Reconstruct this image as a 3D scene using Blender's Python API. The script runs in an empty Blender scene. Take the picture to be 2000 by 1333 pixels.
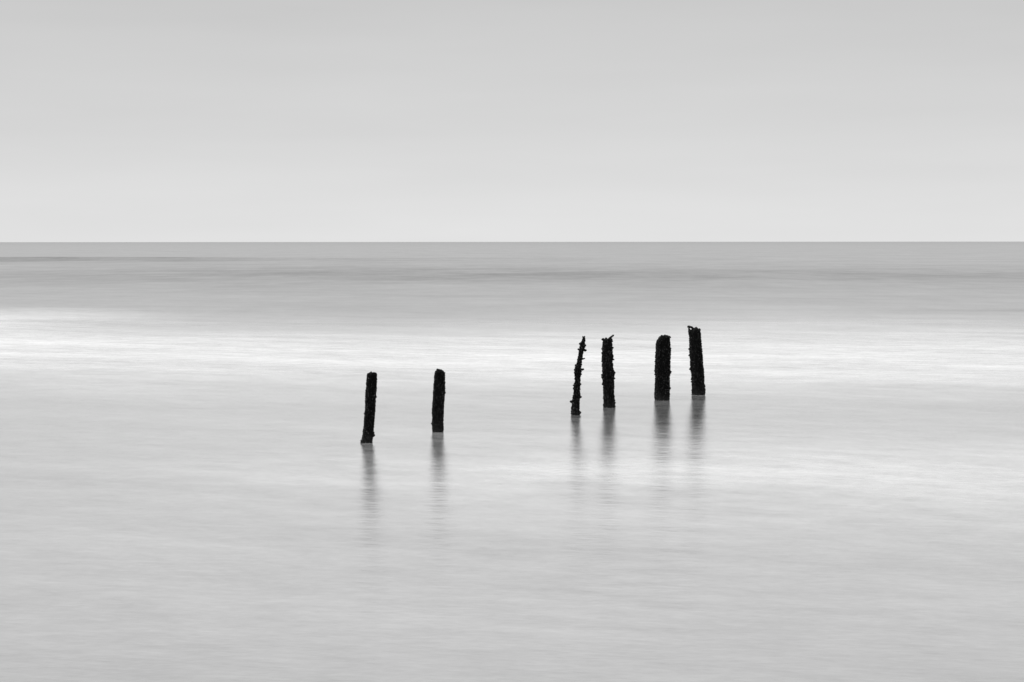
import bpy, bmesh, math, random
import numpy as np
from mathutils import Vector, Matrix, noise as mnoise

scene = bpy.context.scene
COL = scene.collection
R = math.radians

# ------------------------------------------------------------------ camera
F_PX = 4722.0            # focal length in photograph pixels (85 mm on 36 mm, 2000 px wide)
CAM_H = 3.0              # metres above still water
HORIZON = 472.6          # photograph row of the horizon
cam_data = bpy.data.cameras.new('camera')
cam_data.sensor_width = 36.0
cam_data.lens = 85.0
cam_data.clip_start = 0.1
cam_data.clip_end = 80000.0
cam = bpy.data.objects.new('camera', cam_data)
COL.objects.link(cam)
cam.location = (0.0, 0.0, CAM_H)
pitch = math.atan((666.5 - HORIZON) / F_PX)
cam.rotation_euler = (math.pi / 2 - pitch, R(0.035), 0.0)
scene.camera = cam

# ------------------------------------------------------------------ world: pale overcast sky
SUN_EL, SUN_AZ = 66.0, 255.0     # behind the veil of cloud, high on the left
EXPOSURE = 0.6
K = 2.0 ** -EXPOSURE
world = bpy.data.worlds.new('World')
scene.world = world
world.use_nodes = True
nt = world.node_tree
nt.nodes.clear()
N, L = nt.nodes.new, nt.links.new
out = N('ShaderNodeOutputWorld')
bg = N('ShaderNodeBackground')
bg.inputs['Strength'].default_value = 0.1
skyt = N('ShaderNodeTexSky')
skyt.sky_type = 'NISHITA'
skyt.sun_disc = False
skyt.sun_elevation = R(SUN_EL)
skyt.sun_rotation = R(SUN_AZ)
skyt.dust_density = 4.0
skyt.air_density = 1.5
tobw = N('ShaderNodeRGBToBW')
L(skyt.outputs['Color'], tobw.inputs['Color'])
tc = N('ShaderNodeTexCoord')
sep = N('ShaderNodeSeparateXYZ')
L(tc.outputs['Generated'], sep.inputs['Vector'])
ramp = N('ShaderNodeValToRGB')
SKY = [(0.0, 0.785), (0.02, 0.75), (0.05, 0.68), (0.10, 0.595), (0.2, 0.72), (0.45, 0.86), (1.0, 0.94)]
el = ramp.color_ramp.elements
while len(el) < len(SKY):
    el.new(0.5)
for e, (p, v) in zip(el, SKY):
    e.position = p
    e.color = (v * K, v * K, v * K, 1)
L(sep.outputs['Z'], ramp.inputs['Fac'])
# faint stretched cloud texture in the overcast
mp = N('ShaderNodeMapping')
mp.inputs['Scale'].default_value = (4.0, 3.0, 34.0)
L(tc.outputs['Generated'], mp.inputs['Vector'])
cn = N('ShaderNodeTexNoise')
cn.inputs['Scale'].default_value = 1.6
cn.inputs['Detail'].default_value = 3.0
L(mp.outputs['Vector'], cn.inputs['Vector'])
cm = N('ShaderNodeMapRange')
cm.inputs['From Min'].default_value = 0.25
cm.inputs['From Max'].default_value = 0.75
cm.inputs['To Min'].default_value = 9.76
cm.inputs['To Max'].default_value = 10.24
L(cn.outputs['Fac'], cm.inputs['Value'])
mul = N('ShaderNodeMath'); mul.operation = 'MULTIPLY'
L(ramp.outputs['Color'], mul.inputs[0])
L(cm.outputs['Result'], mul.inputs[1])
mixn = N('ShaderNodeMix'); mixn.data_type = 'FLOAT'
mixn.inputs['Factor'].default_value = 0.97
L(tobw.outputs['Val'], mixn.inputs['A'])
L(mul.outputs['Value'], mixn.inputs['B'])
L(mixn.outputs['Result'], bg.inputs['Color'])
L(bg.outputs['Background'], out.inputs['Surface'])

sun_data = bpy.data.lights.new('sun', 'SUN')
sun_data.energy = 1.5
sun_data.angle = R(25)
sun = bpy.data.objects.new('sun', sun_data)
COL.objects.link(sun)
sun.location = (-10, -20, 40)
sun.rotation_euler = (R(-(90 - SUN_EL)), 0, R(-SUN_AZ))

scene.view_settings.view_transform = 'Standard'
scene.view_settings.look = 'None'
scene.view_settings.exposure = EXPOSURE
scene.view_settings.gamma = 1.0
scene.view_settings.use_curve_mapping = False
scene.render.engine = 'CYCLES'
scene.cycles.use_denoising = True
scene.cycles.denoiser = 'OPENIMAGEDENOISE'
scene.cycles.max_bounces = 6
scene.cycles.sample_clamp_indirect = 4.0

# ------------------------------------------------------------------ helpers
def tag(o, label=None, cat=None, group=None, kind=None):
    if label: o['label'] = label
    if cat: o['category'] = cat
    if group: o['group'] = group
    if kind: o['kind'] = kind

def link_mesh(name, verts, faces, material, parent=None, smooth=True):
    me = bpy.data.meshes.new(name)
    me.from_pydata([tuple(v) for v in verts], [], [tuple(f) for f in faces])
    me.update()
    if smooth:
        me.shade_smooth()
    me.materials.append(material)
    o = bpy.data.objects.new(name, me)
    COL.objects.link(o)
    if parent is not None:
        o.parent = parent
    return o

def grey(v):
    return (v, v, v, 1.0)

# ------------------------------------------------------------------ materials
def new_mat(name):
    m = bpy.data.materials.new(name)
    m.use_nodes = True
    t = m.node_tree
    t.nodes.clear()
    return m, t, t.nodes.new, t.links.new

def math_node(t, op, a=None, b=None, clamp=False):
    n = t.nodes.new('ShaderNodeMath')
    n.operation = op
    n.use_clamp = clamp
    for i, v in enumerate((a, b)):
        if v is None: continue
        if isinstance(v, (int, float)):
            n.inputs[i].default_value = v
        else:
            t.links.new(v, n.inputs[i])
    return n.outputs[0]

def noise_node(t, vec, scale, detail=3.0, rough=0.55, xyz=(1, 1, 1), turn=0.0):
    mp = t.nodes.new('ShaderNodeMapping')
    mp.vector_type = 'TEXTURE'
    mp.inputs['Scale'].default_value = tuple(1.0 / q for q in xyz)
    mp.inputs['Rotation'].default_value = (0, 0, R(turn))
    t.links.new(vec, mp.inputs['Vector'])
    n = t.nodes.new('ShaderNodeTexNoise')
    n.inputs['Scale'].default_value = scale
    n.inputs['Detail'].default_value = detail
    n.inputs['Roughness'].default_value = rough
    t.links.new(mp.outputs['Vector'], n.inputs['Vector'])
    return n.outputs['Fac']

def map_range(t, v, a, b, c, d):
    n = t.nodes.new('ShaderNodeMapRange')
    for k, x in zip(('From Min', 'From Max', 'To Min', 'To Max'), (a, b, c, d)):
        n.inputs[k].default_value = x
    t.links.new(v, n.inputs['Value'])
    return n.outputs['Result']

def water_material():
    m, t, N, L = new_mat('sea_water')
    out = N('ShaderNodeOutputMaterial')
    geo = N('ShaderNodeNewGeometry')
    pos = geo.outputs['Position']
    af = N('ShaderNodeAttribute'); af.attribute_name = 'foam'
    ar = N('ShaderNodeAttribute'); ar.attribute_name = 'chop'
    foam, chop = af.outputs['Fac'], ar.outputs['Fac']
    # drifting foam: long soft streaks along the shore at three sizes
    n1 = noise_node(t, pos, 1.0, 4.0, 0.6, (0.12, 0.35, 1), -30)
    n2 = noise_node(t, pos, 1.0, 4.0, 0.62, (1.2, 1.8, 1), -36)
    n3 = noise_node(t, pos, 1.0, 3.0, 0.6, (7.0, 8.0, 1), -25)
    s = math_node(t, 'ADD', map_range(t, n1, 0.3, 0.7, -0.5, 0.5), map_range(t, n2, 0.3, 0.7, -0.45, 0.45))
    s = math_node(t, 'ADD', s, map_range(t, n3, 0.3, 0.7, -0.3, 0.3))
    amp = map_range(t, foam, 0.0, 0.4, 0.03, 0.27)
    cover = math_node(t, 'ADD', foam, math_node(t, 'MULTIPLY', s, amp), clamp=True)
    # ripples
    r1 = noise_node(t, pos, 1.0, 3.0, 0.55, (1.7, 2.4, 1), -20)
    r2 = noise_node(t, pos, 1.0, 3.0, 0.55, (5.5, 8.5, 1), -15)
    hgt = math_node(t, 'ADD', r1, math_node(t, 'MULTIPLY', r2, 0.22))
    bump = N('ShaderNodeBump')
    bump.inputs['Strength'].default_value = 1.0
    bump.inputs['Distance'].default_value = 0.009
    L(hgt, bump.inputs['Height'])
    gl = N('ShaderNodeBsdfAnisotropic')
    gl.distribution = 'BECKMANN'
    gl.inputs['Color'].default_value = grey(1.0)
    L(map_range(t, chop, 0.0, 1.0, 0.212, 0.42), gl.inputs['Roughness'])
    tg = N('ShaderNodeCombineXYZ'); tg.inputs[0].default_value = 1.0
    L(tg.outputs[0], gl.inputs['Tangent'])
    gl.inputs['Anisotropy'].default_value = -0.32
    L(bump.outputs['Normal'], gl.inputs['Normal'])
    milk = N('ShaderNodeBsdfDiffuse')
    milk.inputs['Color'].default_value = grey(0.12)
    wat = N('ShaderNodeMixShader')
    fr = N('ShaderNodeFresnel')
    fr.inputs['IOR'].default_value = 1.34
    refl = math_node(t, 'ADD', math_node(t, 'MULTIPLY', fr.outputs[0], 0.95), 0.36)
    refl = math_node(t, 'MINIMUM', refl, 0.99)
    # thin drifting film dulls the mirror in streaks
    refl = math_node(t, 'MULTIPLY', refl, math_node(t, 'ADD', math_node(t, 'MULTIPLY', s, 0.04), 0.985))
    cn1 = noise_node(t, pos, 1.0, 3.0, 0.6, (0.07, 0.035, 1))
    cn2 = noise_node(t, pos, 1.0, 4.0, 0.6, (0.45, 0.10, 1))
    ruf = math_node(t, 'ADD', map_range(t, cn1, 0.3, 0.7, -0.16, 0.16), map_range(t, cn2, 0.3, 0.7, -0.10, 0.10))
    chop2 = math_node(t, 'MULTIPLY', chop, math_node(t, 'ADD', ruf, 1.0))
    refl = math_node(t, 'SUBTRACT', refl, math_node(t, 'MULTIPLY', chop2, 0.5), clamp=True)
    L(refl, wat.inputs['Fac'])
    L(milk.outputs[0], wat.inputs[1])
    L(gl.outputs[0], wat.inputs[2])
    fo = N('ShaderNodeBsdfDiffuse')
    fo.inputs['Color'].default_value = grey(0.92)
    mx = N('ShaderNodeMixShader')
    L(cover, mx.inputs['Fac'])
    L(wat.outputs[0], mx.inputs[1])
    L(fo.outputs[0], mx.inputs[2])
    L(mx.outputs[0], out.inputs['Surface'])
    return m

def post_material(name, base, wet_spec=0.35, grain=True):
    m, t, N, L = new_mat(name)
    out = N('ShaderNodeOutputMaterial')
    geo = N('ShaderNodeNewGeometry')
    sep = N('ShaderNodeSeparateXYZ')
    L(geo.outputs['Position'], sep.inputs[0])
    n1 = noise_node(t, geo.outputs['Position'], 38.0, 4.0, 0.65, (1, 1, 0.35 if grain else 1))
    n2 = noise_node(t, geo.outputs['Position'], 6.0, 2.0, 0.5)
    n4 = noise_node(t, geo.outputs['Position'], 75.0, 1.0, 0.5)
    # paler belt just above the water: haze of blurred swash painted into the colour
    edge = math_node(t, 'ADD', sep.outputs['Z'], math_node(t, 'MULTIPLY', n2, 0.30))
    belt = map_range(t, edge, 0.08, 0.36, 1.0, 0.0)
    val = math_node(t, 'MULTIPLY', map_range(t, n1, 0.3, 0.75, 0.45, 1.9), base)
    val = math_node(t, 'ADD', val, math_node(t, 'MULTIPLY', math_node(t, 'MULTIPLY', belt, n1), 0.024))
    val = math_node(t, 'ADD', val, math_node(t, 'MULTIPLY', map_range(t, edge, 0.10, 0.24, 1.0, 0.0), 0.004))  # sheen of the wet film at the very foot, painted into the colour
    val = math_node(t, 'ADD', val, map_range(t, n4, 0.60, 0.72, 0.0, 0.0 if grain else 0.13))
    cmb = N('ShaderNodeCombineColor')
    for i in range(3):
        L(val, cmb.inputs[i])
    p = N('ShaderNodeBsdfPrincipled')
    L(cmb.outputs[0], p.inputs['Base Color'])
    p.inputs['Roughness'].default_value = 0.5
    p.inputs['Specular IOR Level'].default_value = wet_spec
    bp = N('ShaderNodeBump')
    bp.inputs['Strength'].default_value = 0.6
    bp.inputs['Distance'].default_value = 0.01
    L(n1, bp.inputs['Height'])
    L(bp.outputs['Normal'], p.inputs['Normal'])
    L(p.outputs[0], out.inputs['Surface'])
    return m

M_WATER = water_material()
M_TIMBER = post_material('sodden_black_timber', 0.0025, 0.03)
M_MUSSEL = post_material('mussel_shell', 0.0018, 0.08, grain=False)

# ------------------------------------------------------------------ the sea
def build_sea():
    rows = np.concatenate([[-400.0, -60.0, 0.0, 5.0],
                           np.geomspace(9.0, 900.0, 620), np.geomspace(950.0, 40000.0, 60)])
    u = np.linspace(-1, 1, 341)
    t = 0.30 * u + 1.5 * u ** 5          # dense in the middle, wide outside the view
    Y = np.repeat(rows[:, None], len(t), 1)
    X = t[None, :] * (np.maximum(rows, 0.0)[:, None] + 30.0)
    lnY = np.log(np.maximum(Y, 5.0))
    rs = np.random.RandomState(4)

    def wobble(sx, sl, n=5):
        """smooth random field over (bearing, log distance)"""
        f = np.zeros_like(X)
        A = X / np.maximum(Y, 9.0)
        for _ in range(n):
            kx, kl = rs.normal(0, sx), rs.normal(0, sl)
            f += np.sin(A * kx + lnY * kl + rs.uniform(0, 6.28))
        return f / n ** 0.5
    lw = lnY + 0.018 * wobble(22, 4) + 0.010 * wobble(60, 12)
    xw = X * (1 + 0.05 * wobble(10, 6))

    def patch(x0, y0, sx, dy_near, dy_far, a):
        """a drifting foam patch: centre (x0, y0) in metres, half length sx, depth reaching from y0-dy_near to y0+dy_far"""
        sn = math.log(y0 / (y0 - dy_near))
        sf = math.log((y0 + dy_far) / y0)
        d = lw - math.log(y0)
        g = np.exp(-np.where(d < 0, d / sn, d / sf) ** 2)
        return a * g * np.exp(-((xw - x0) / sx) ** 2)

    def ramp_up(y, w): return 1 / (1 + np.exp(-(lw - math.log(y)) / w))
    foam = np.full_like(X, 0.0)
    foam += 0.035 * (1 - ramp_up(86, 0.12)) * ramp_up(48, 0.05)
    foam += 0.014 + patch(0.5, 41, 7.5, 9, 12, 0.048)
    foam += patch(-1.0, 65, 11.0, 11, 18, 0.21)          # the bright belt behind the posts
    foam += patch(-2.0, 56, 7.5, 6, 8, 0.10)
    foam += patch(-15, 69, 8.0, 13, 10, 0.24)
    foam += patch(-27, 93, 9.5, 28, 12, 0.56)           # bright tongue coming in from the left
    foam += patch(13, 70, 10, 14, 22, 0.20)
    foam += patch(11, 55, 7, 6, 9, 0.12)
    foam += patch(0.3, 25, 6.0, 9, 10, 0.06)
    foam += patch(4.0, 33, 5.5, 3.8, 4.0, 0.145)         # broken streaks in front of the right hand posts
    foam += patch(7.0, 28.5, 4.2, 4.0, 4.0, 0.11)
    foam += patch(-1.0, 31.5, 3.5, 3, 3, 0.05)
    foam = np.clip(foam, 0.0, 0.97)

    # choppiness: smooth inshore, ruffled beyond the break
    chop = 0.04 + 0.66 * ramp_up(97, 0.14) + 0.16 * ramp_up(2200, 0.3)
    chop = chop + patch(0, 235, 120, 75, 80, 0.24) + patch(22, 215, 45, 35, 40, 0.24) + patch(-22, 235, 30, 60, 60, 0.16)
    chop = chop + patch(25, 104, 9, 3.5, 3.5, 0.45) + patch(-11, 106, 10, 11, 8, 0.16) + patch(-100, 440, 72, 80, 8, 1.0)  # paints the darker reflection of the swell faces into the chop map
    chop = np.clip(chop, 0, 1.3)

    # swell: low ridges rolling in
    Z = np.zeros_like(X)
    def ridge(x0, y0, sx, sy, h, skew=0.0):
        yc = y0 + skew * (X - x0) + 1.5 * np.sin(X / 23.0)
        return h * np.exp(-((Y - yc) / sy) ** 2) / (1 + np.exp((np.abs(X - x0) - sx) / (0.18 * sx)))
    Z += ridge(-110, 425, 75, 16, 0.40, -0.05)
    Z += ridge(36, 103, 12, 5.0, 0.06, 0.0)
    Z += ridge(-14, 106, 9, 5.0, 0.06, 0.05)

    nr, nc = X.shape
    verts = np.stack([X, Y, Z], -1).reshape(-1, 3)
    i = np.arange(nr * nc).reshape(nr, nc)
    quads = np.stack([i[:-1, :-1], i[:-1, 1:], i[1:, 1:], i[1:, :-1]], -1).reshape(-1, 4)
    me = bpy.data.meshes.new('sea')
    me.vertices.add(len(verts)); me.vertices.foreach_set('co', verts.ravel().astype(np.float32))
    me.loops.add(quads.size); me.loops.foreach_set('vertex_index', quads.ravel().astype(np.int32))
    me.polygons.add(len(quads))
    me.polygons.foreach_set('loop_start', np.arange(0, quads.size, 4, dtype=np.int32))
    me.update(calc_edges=True)
    me.shade_smooth()
    for nm, arr in (('foam', foam), ('chop', chop)):
        a = me.attributes.new(nm, 'FLOAT', 'POINT')
        a.data.foreach_set('value', arr.ravel().astype(np.float32))
    me.materials.append(M_WATER)
    o = bpy.data.objects.new('sea', me)
    COL.objects.link(o)
    tag(o, 'calm milky grey sea with soft foam bands reaching to the horizon', kind='structure')
    return o

build_sea()

# ------------------------------------------------------------------ the posts
rng = random.Random(11)

def icosphere(sub):
    bm = bmesh.new()
    bmesh.ops.create_icosphere(bm, subdivisions=sub, radius=1.0)
    v = [x.co.copy() for x in bm.verts]
    f = [[q.index for q in p.verts] for p in bm.faces]
    bm.free()
    return v, f
ICO1 = icosphere(1)

def fbm(p, octaves=3):
    return mnoise.fractal(p, 1.0, 2.0, octaves)

class Post:
    """profile: list of (row above water, left, right) in photograph pixels, bottom up, turned into metres at the post's own distance"""
    def __init__(self, row_base, profile, square, turn, groove, seed):
        self.dist = F_PX * CAM_H / (row_base - HORIZON)
        self.s = self.dist / F_PX
        row_base += 1.8
        self.row_base = row_base
        xs = 0.5 * (profile[0][1] + profile[0][2])
        self.x0 = xs
        r = 0.5 * (profile[0][2] - profile[0][1]) * self.s
        self.root = bpy.data.objects.new('wooden_post', None)
        self.root.empty_display_size = 0.3
        COL.objects.link(self.root)
        self.root.location = ((xs - 1000.0) * self.s, self.dist + r, 0.0)
        # metres, local: z, centre x, half width
        self.prof = sorted(((row_base - y) * self.s, (0.5 * (a + b) - xs) * self.s, 0.5 * (b - a) * self.s) for y, a, b in profile)
        self.lump = 0.03 if square == 2.0 else 0.045
        self.square, self.turn, self.groove, self.seed = square, turn, groove, seed
        self.zz = np.array([p[0] for p in self.prof])
        self.cc = np.array([p[1] for p in self.prof])
        self.ww = np.array([max(p[2] - 0.0035, 0.5 * p[2]) for p in self.prof])
        self.top = self.zz[-1]

    def px(self, x, y):
        """photograph point -> local x, z on this post"""
        return (x - self.x0) * self.s, (self.row_base - y) * self.s

    def radius_fac(self, a):
        """squarish section, normalised so that its widest reach along x is 1"""
        k = self.square
        def se(t):
            return (abs(math.cos(t)) ** k + abs(math.sin(t)) ** k) ** (-1.0 / k)
        return se(a - self.turn)

    def point(self, z, a, extra=0.0):
        cx = float(np.interp(z, self.zz, self.cc))
        w = float(np.interp(z, self.zz, self.ww))
        if not hasattr(self, 'norm'):
            self.norm = max(abs(self.radius_fac(b) * math.cos(b)) for b in np.linspace(0, 6.2832, 90))
        rr = w * self.radius_fac(a) / self.norm
        lump = self.lump * fbm(Vector((math.cos(a) * 1.3, math.sin(a) * 1.3, z * 6.0 + self.seed)))
        g = self.groove * (0.5 + 0.5 * math.sin(a * 9 + 1.3 * math.sin(a * 4 + self.seed) + z * 0.8)) ** 3
        depth = 0.95
        rr = rr * (1 + lump) - g * w + extra
        # the lean in depth follows a gentle curve of its own
        cy = 0.04 * math.sin(z * 1.3 + self.seed) - 0.04 * math.sin(self.seed)
        return Vector((cx + rr * math.cos(a), cy + rr * math.sin(a) * depth, z))

    def shaft(self):
        nz, na = 110, 40
        zs = np.concatenate([[-0.7, -0.3], np.linspace(-0.05, self.top, nz)])
        verts, faces = [], []
        for z in zs:
            for k in range(na):
                a = 2 * math.pi * k / na
                p = self.point(float(z), a)
                p.z += 0.012 * fbm(Vector((p.x * 20, p.y * 20, self.seed))) * max(0.0, min(1.0, z / self.top * 6 - 5))
                verts.append(p)
        n = len(zs)
        for i in range(n - 1):
            for k in range(na):
                k2 = (k + 1) % na
                faces.append((i * na + k, i * na + k2, (i + 1) * na + k2, (i + 1) * na + k))
        # uneven, end-grain top: inner rings down to a centre
        top0 = (n - 1) * na
        c = sum((verts[top0 + k] for k in range(na)), Vector()) / na
        prev = top0
        for q in (0.72, 0.4):
            st = len(verts)
            for k in range(na):
                p = c.lerp(verts[top0 + k], q)
                p.z += 0.018 * fbm(Vector((p.x * 25, p.y * 25, self.seed + 7))) + 0.004
                verts.append(p)
            for k in range(na):
                k2 = (k + 1) % na
                faces.append((prev + k, prev + k2, st + k2, st + k))
            prev = st
        verts.append(c + Vector((0, 0, -0.004)))
        for k in range(na):
            faces.append((prev + k, prev + (k + 1) % na, len(verts) - 1))
        link_mesh('timber', verts, faces, M_TIMBER, self.root)

    def mussels(self, count, size=(0.006, 0.013), zlow=-0.02, big=0.06):
        verts, faces = [], []
        V, Fc = ICO1
        for _ in range(count):
            z = rng.uniform(zlow, self.top - 0.004)
            a = rng.uniform(0, 2 * math.pi)
            # thicker in clumps
            dens = 0.5 + 0.5 * fbm(Vector((math.cos(a) * 2, math.sin(a) * 2, z * 6 + self.seed * 3)))
            bare = max(0.0, min(1.0, (z / self.top - 0.72) / 0.2))        # thinner growth near the weathered head
            if rng.random() > (0.28 + 0.9 * dens) * (1 - 0.55 * bare):
                continue
            r = rng.uniform(*size) * (0.75 + 0.55 * dens) * (1 - 0.25 * bare)
            if rng.random() < big:
                r *= rng.uniform(1.4, 2.0)
            c = self.point(z, a, r * rng.uniform(-0.1, 0.55))
            rot = Matrix.Rotation(a, 3, 'Z') @ Matrix.Rotation(rng.uniform(-0.9, 0.9), 3, 'X') @ Matrix.Rotation(rng.uniform(-0.6, 0.6), 3, 'Y')
            sc = Vector((r * rng.uniform(0.8, 1.3), r * rng.uniform(0.5, 0.8), r * rng.uniform(0.9, 1.5)))
            b = len(verts)
            for v in V:
                # pointed at one end like a shell
                tpr = 1.0 - 0.35 * v.z
                verts.append(c + rot @ Vector((v.x * sc.x * tpr, v.y * sc.y * tpr, v.z * sc.z)))
            faces.extend([[b + i for i in f] for f in Fc])
        o = link_mesh('mussel_crust', verts, faces, M_MUSSEL, self.root)
        tag(o, kind='stuff')

    def limb(self, name, pts, radii, y=0.0, material=None, flat=1.0, segs=9):
        """a broken stub, splinter or knob: a bent, tapering, lumpy limb through photograph points"""
        P = []
        for i, q in enumerate(pts):
            x, z = self.px(q[0], q[1])
            P.append(Vector((x, y + (q[2] if len(q) > 2 else 0.0), z)))
        rad = [r * self.s for r in radii]
        # resample
        n = max(6, 4 * len(P))
        C, Rr = [], []
        for i in range(n):
            f = i / (n - 1) * (len(P) - 1)
            j = min(int(f), len(P) - 2)
            C.append(P[j].lerp(P[j + 1], f - j))
            Rr.append(rad[j] + (rad[j + 1] - rad[j]) * (f - j))
        verts, faces = [], []
        sd = rng.uniform(0, 90)
        for i in range(n):
            d = (C[min(i + 1, n - 1)] - C[max(i - 1, 0)]).normalized()
            sidev = Vector((0, 1, 0)) if abs(d.y) < 0.9 else Vector((1, 0, 0))
            e1 = d.cross(sidev).normalized()
            e2 = d.cross(e1).normalized()
            for k in range(segs):
                a = 2 * math.pi * k / segs
                rr = Rr[i] * (1 + 0.35 * fbm(Vector((math.cos(a), math.sin(a), i * 0.45 + sd))))
                verts.append(C[i] + e1 * rr * math.cos(a) + e2 * rr * math.sin(a) * flat)
        for i in range(n - 1):
            for k in range(segs):
                k2 = (k + 1) % segs
                faces.append((i * segs + k, i * segs + k2, (i + 1) * segs + k2, (i + 1) * segs + k))
        d0 = (C[0] - C[1]).normalized() * Rr[0] * 0.5
        d1 = (C[-1] - C[-2]).normalized() * Rr[-1] * 0.7
        verts += [C[0] + d0, C[-1] + d1]
        for k in range(segs):
            k2 = (k + 1) % segs
            faces.append((k2, k, len(verts) - 2))
            faces.append(((n - 1) * segs + k, (n - 1) * segs + k2, len(verts) - 1))
        return link_mesh(name, verts, faces, material or M_MUSSEL, self.root)

def z1(pts):   # region whose zoom starts at (660, 710), 7.404 times
    return [(710 + y / 7.404, 660 + a / 7.404, 660 + b / 7.404) for y, a, b in pts]
def z2(pts):   # (1090, 640), 7.014 times
    return [(640 + y / 7.014, 1090 + a / 7.014, 1090 + b / 7.014) for y, a, b in pts]
def z3(pts):   # (1250, 620), 7.407 times
    return [(620 + y / 7.407, 1250 + a / 7.407, 1250 + b / 7.407) for y, a, b in pts]
def q2(*p): return [(1090 + a[0] / 7.014, 640 + a[1] / 7.014) + tuple(a[2:]) for a in p]
def q3(*p): return [(1250 + a[0] / 7.407, 620 + a[1] / 7.407) + tuple(a[2:]) for a in p]
def q1(*p): return [(660 + a[0] / 7.404, 710 + a[1] / 7.404) + tuple(a[2:]) for a in p]

GROUP = 'old wooden posts standing in the shallow sea'

# first post from the left: stands nearest, leans right, rounded flat head
p = Post(866.5, z1([(1160, 332, 488), (1140, 326, 488), (1100, 338, 494), (1060, 345, 502), (1000, 353, 506), (900, 364, 513),
                    (800, 372, 520), (700, 378, 530), (600, 385, 536), (500, 390, 544), (400, 395, 553), (300, 399, 558),
                    (250, 402, 560), (190, 405, 565), (166, 415, 560), (153, 432, 545)]), 2.8, 0.35, 0.03, 1.7)
p.shaft(); p.mussels(3600, (0.0045, 0.009), big=0.03)
p.limb('knob', q1((345, 1150), (330, 1138)), (6, 3.5), y=-0.03)
p.limb('knob', q1((495, 1060), (515, 1064)), (6, 3), y=0.0)
tag(p.root, 'nearest black post leaning right, rounded flat top, at the far left of the row', 'post', GROUP)

# second
p = Post(845.5, z1([(1003, 1357, 1520), (980, 1357, 1521), (900, 1355, 1521), (800, 1356, 1520), (700, 1356, 1527), (600, 1360, 1530),
                    (500, 1367, 1537), (400, 1373, 1541), (300, 1379, 1545), (200, 1385, 1545), (160, 1392, 1540), (135, 1400, 1528),
                    (118, 1420, 1505)]), 2.6, 0.1, 0.03, 5.2)
p.shaft(); p.mussels(3500, (0.0045, 0.009), big=0.03)
p.limb('knob', q1((1440, 125, -0.05), (1455, 112, -0.05)), (5, 4))
tag(p.root, 'upright black post with a domed crusted top and pale foot, second from left', 'post', GROUP)

# third: thin and crooked
p = Post(812.0, z2([(1207, 180, 296), (1150, 180, 292), (1100, 184, 295), (1050, 192, 296), (1000, 200, 298), (950, 208, 302),
                    (900, 216, 302), (850, 220, 302), (800, 225, 303), (750, 234, 304), (700, 230, 307), (650, 226, 312),
                    (600, 230, 314), (560, 238, 317), (520, 253, 321), (480, 262, 323), (440, 271, 329), (400, 281, 336),
                    (350, 284, 347), (320, 286, 356), (280, 296, 368), (240, 302, 372), (200, 321, 374), (160, 334, 372),
                    (138, 342, 368)]), 2.0, 0.0, 0.06, 8.8)
p.shaft(); p.mussels(2600, (0.005, 0.011), big=0.1)
for pts, rad in (([(310, 240), (292, 238)], (2.6, 1.4)), ([(295, 318), (270, 314)], (2.2, 1.0)), ([(345, 322), (372, 330), (390, 328)], (3.0, 2.2, 1.4)),
                 ([(322, 446), (350, 446), (369, 438)], (1.7, 1.1, 0.7)), ([(305, 596), (335, 594), (351, 588)], (2.4, 1.7, 1.6)),
                 ([(300, 660), (325, 656)], (2.2, 1.2)), ([(232, 812), (206, 810)], (2.0, 1.0)), ([(295, 797), (318, 795)], (2.2, 1.2)),
                 ([(290, 968), (322, 972)], (2.8, 1.2)), ([(205, 1038), (182, 1036), (168, 1032)], (2.6, 2.4, 1.6)),
                 ([(285, 1190), (312, 1184)], (3.6, 2.0)), ([(248, 540), (238, 545)], (3, 2)), ([(236, 600), (225, 590)], (2.4, 1.3)),
                 ([(372, 262), (382, 266)], (2.2, 1.4)), ([(345, 150), (340, 136)], (1.6, 0.8)), ([(362, 150), (366, 134)], (1.4, 0.8))):
    p.limb('stub', q2(*pts), [r * 1.25 for r in rad])
tag(p.root, 'thin crooked black post bristling with short stubs, tapering to a point', 'post', GROUP)

# fourth: horned top
p = Post(797.8, z2([(1108, 628, 786), (1050, 627, 780), (1000, 625, 772), (900, 622, 768), (800, 615, 770), (750, 615, 770),
                    (700, 612, 772), (640, 606, 774), (600, 606, 764), (560, 605, 755), (500, 604, 750), (400, 604, 750), (300, 605, 750),
                    (250, 607, 748), (210, 609, 746), (185, 614, 742), (176, 640, 732)]), 2.7, 0.6, 0.05, 3.1)
p.shaft(); p.mussels(3700, (0.006, 0.012), big=0.05)
p.limb('splinter', q2((712, 205, -0.03), (700, 176, -0.02), (735, 145), (765, 122)), (3.2, 2.6, 2.2, 1.5))
p.limb('knob', q2((618, 190), (621, 172)), (3.6, 3.0), y=-0.02)
p.limb('knob', q2((660, 182), (661, 160)), (3.2, 2.0), y=0.0)
p.limb('splinter', q2((742, 215), (738, 172)), (2.4, 1.4), y=0.03)
for pts, rad in (([(745, 298), (760, 292)], (2.4, 1.6)), ([(745, 452), (772, 461)], (1.6, 1.3)), ([(745, 432), (758, 430)], (2.4, 1.6)),
                 ([(760, 640), (782, 640)], (4.2, 2.6)), ([(612, 312), (598, 308)], (2.4, 1.4)), ([(610, 368), (598, 365)], (2.2, 1.4)),
                 ([(765, 715), (783, 718)], (2.4, 1.6)), ([(615, 672), (598, 668)], (3.2, 2.0)), ([(618, 798), (606, 795)], (2.4, 1.6)),
                 ([(770, 1060), (790, 1050)], (2.6, 1.6)), ([(770, 1100), (792, 1104)], (2.6, 1.4)), ([(690, 350, -0.15), (710, 348, -0.17)], (3.0, 2.2))):
    p.limb('knob', q2(*pts), rad)
tag(p.root, 'black post with a broken splinter pointing up right at its top', 'post', GROUP)

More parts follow.
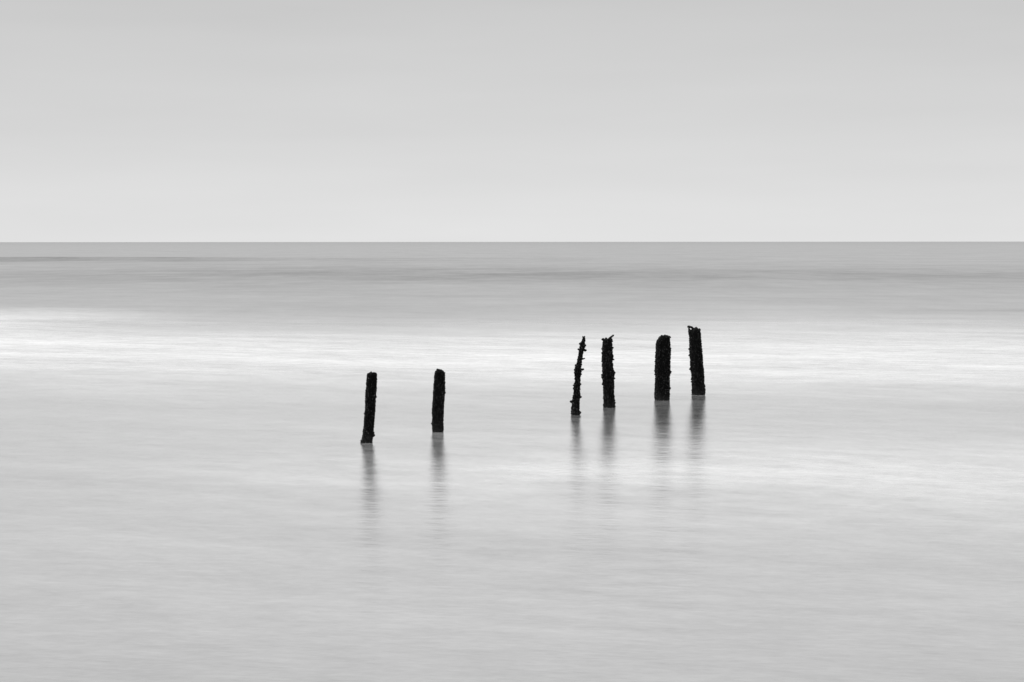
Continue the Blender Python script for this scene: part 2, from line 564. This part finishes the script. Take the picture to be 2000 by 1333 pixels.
# fifth: the thickest
p = Post(783.4, z3([(1212, 221, 435), (1100, 223, 436), (1000, 228, 438), (900, 229, 440), (800, 226, 446), (700, 229, 449), (600, 233, 449),
                    (500, 236, 450), (400, 240, 450), (360, 250, 450), (330, 270, 450), (305, 288, 446), (288, 302, 420)]), 3.4, 0.25, 0.09, 6.3)
p.shaft(); p.mussels(4600, (0.006, 0.011), big=0.04)
for pts, rad in (([(322, 305), (318, 284)], (3.2, 2.2)), ([(366, 305), (367, 282)], (4.4, 3.0)), ([(405, 305), (402, 290)], (4, 2.4)), ([(432, 312), (436, 297)], (3.8, 2.4)),
                 ([(440, 815), (462, 808)], (2.8, 1.6)), ([(440, 830), (458, 828)], (2, 1.2)), ([(232, 662), (220, 664)], (2.2, 1.2)),
                 ([(230, 800), (216, 796)], (2.6, 1.6)), ([(445, 470), (458, 470)], (2.2, 1.4)), ([(230, 850), (218, 852)], (2.0, 1.2))):
    p.limb('knob', q3(*pts), rad)
tag(p.root, 'thickest black post, upright, with a lumpy top sloping down on its left corner', 'post', GROUP)

# sixth: leaning left, beaked top
p = Post(773.0, z3([(1133, 760, 953), (1050, 760, 950), (1000, 760, 945), (900, 753, 937), (800, 744, 928), (700, 736, 922), (600, 729, 915),
                    (500, 722, 905), (400, 719, 895), (300, 716, 890), (240, 717, 887), (215, 722, 882), (195, 745, 868), (183, 785, 850)]), 2.7, 0.5, 0.06, 9.4)
p.shaft(); p.mussels(4000, (0.006, 0.011), big=0.04)
p.limb('splinter', q3((735, 300, -0.02), (722, 215, -0.02), (716, 172, -0.02)), (3.0, 2.8, 1.6), flat=1.6)
p.limb('splinter', q3((800, 200), (755, 165), (720, 155), (700, 155)), (3.0, 2.2, 2.4, 2.2))
p.limb('knob', q3((708, 165), (706, 148)), (2.4, 2.0))
p.limb('knob', q3((820, 190), (822, 170)), (4.4, 3.0))
p.limb('knob', q3((862, 205), (870, 190)), (3.6, 2.6))
for pts, rad in (([(728, 572), (714, 574)], (2.6, 1.6)), ([(738, 770), (727, 772)], (3.0, 2.0)), ([(775, 666, -0.17), (778, 660, -0.18)], (2.4, 1.6)),
                 ([(885, 670, -0.15), (905, 682, -0.16)], (2.6, 2.0)), ([(757, 955), (748, 958)], (2.2, 1.2)), ([(945, 1075), (958, 1072)], (2.2, 1.4))):
    p.limb('knob', q3(*pts), rad)
tag(p.root, 'farthest black post leaning left, its split top ending in a beak, at the right end', 'post', GROUP)
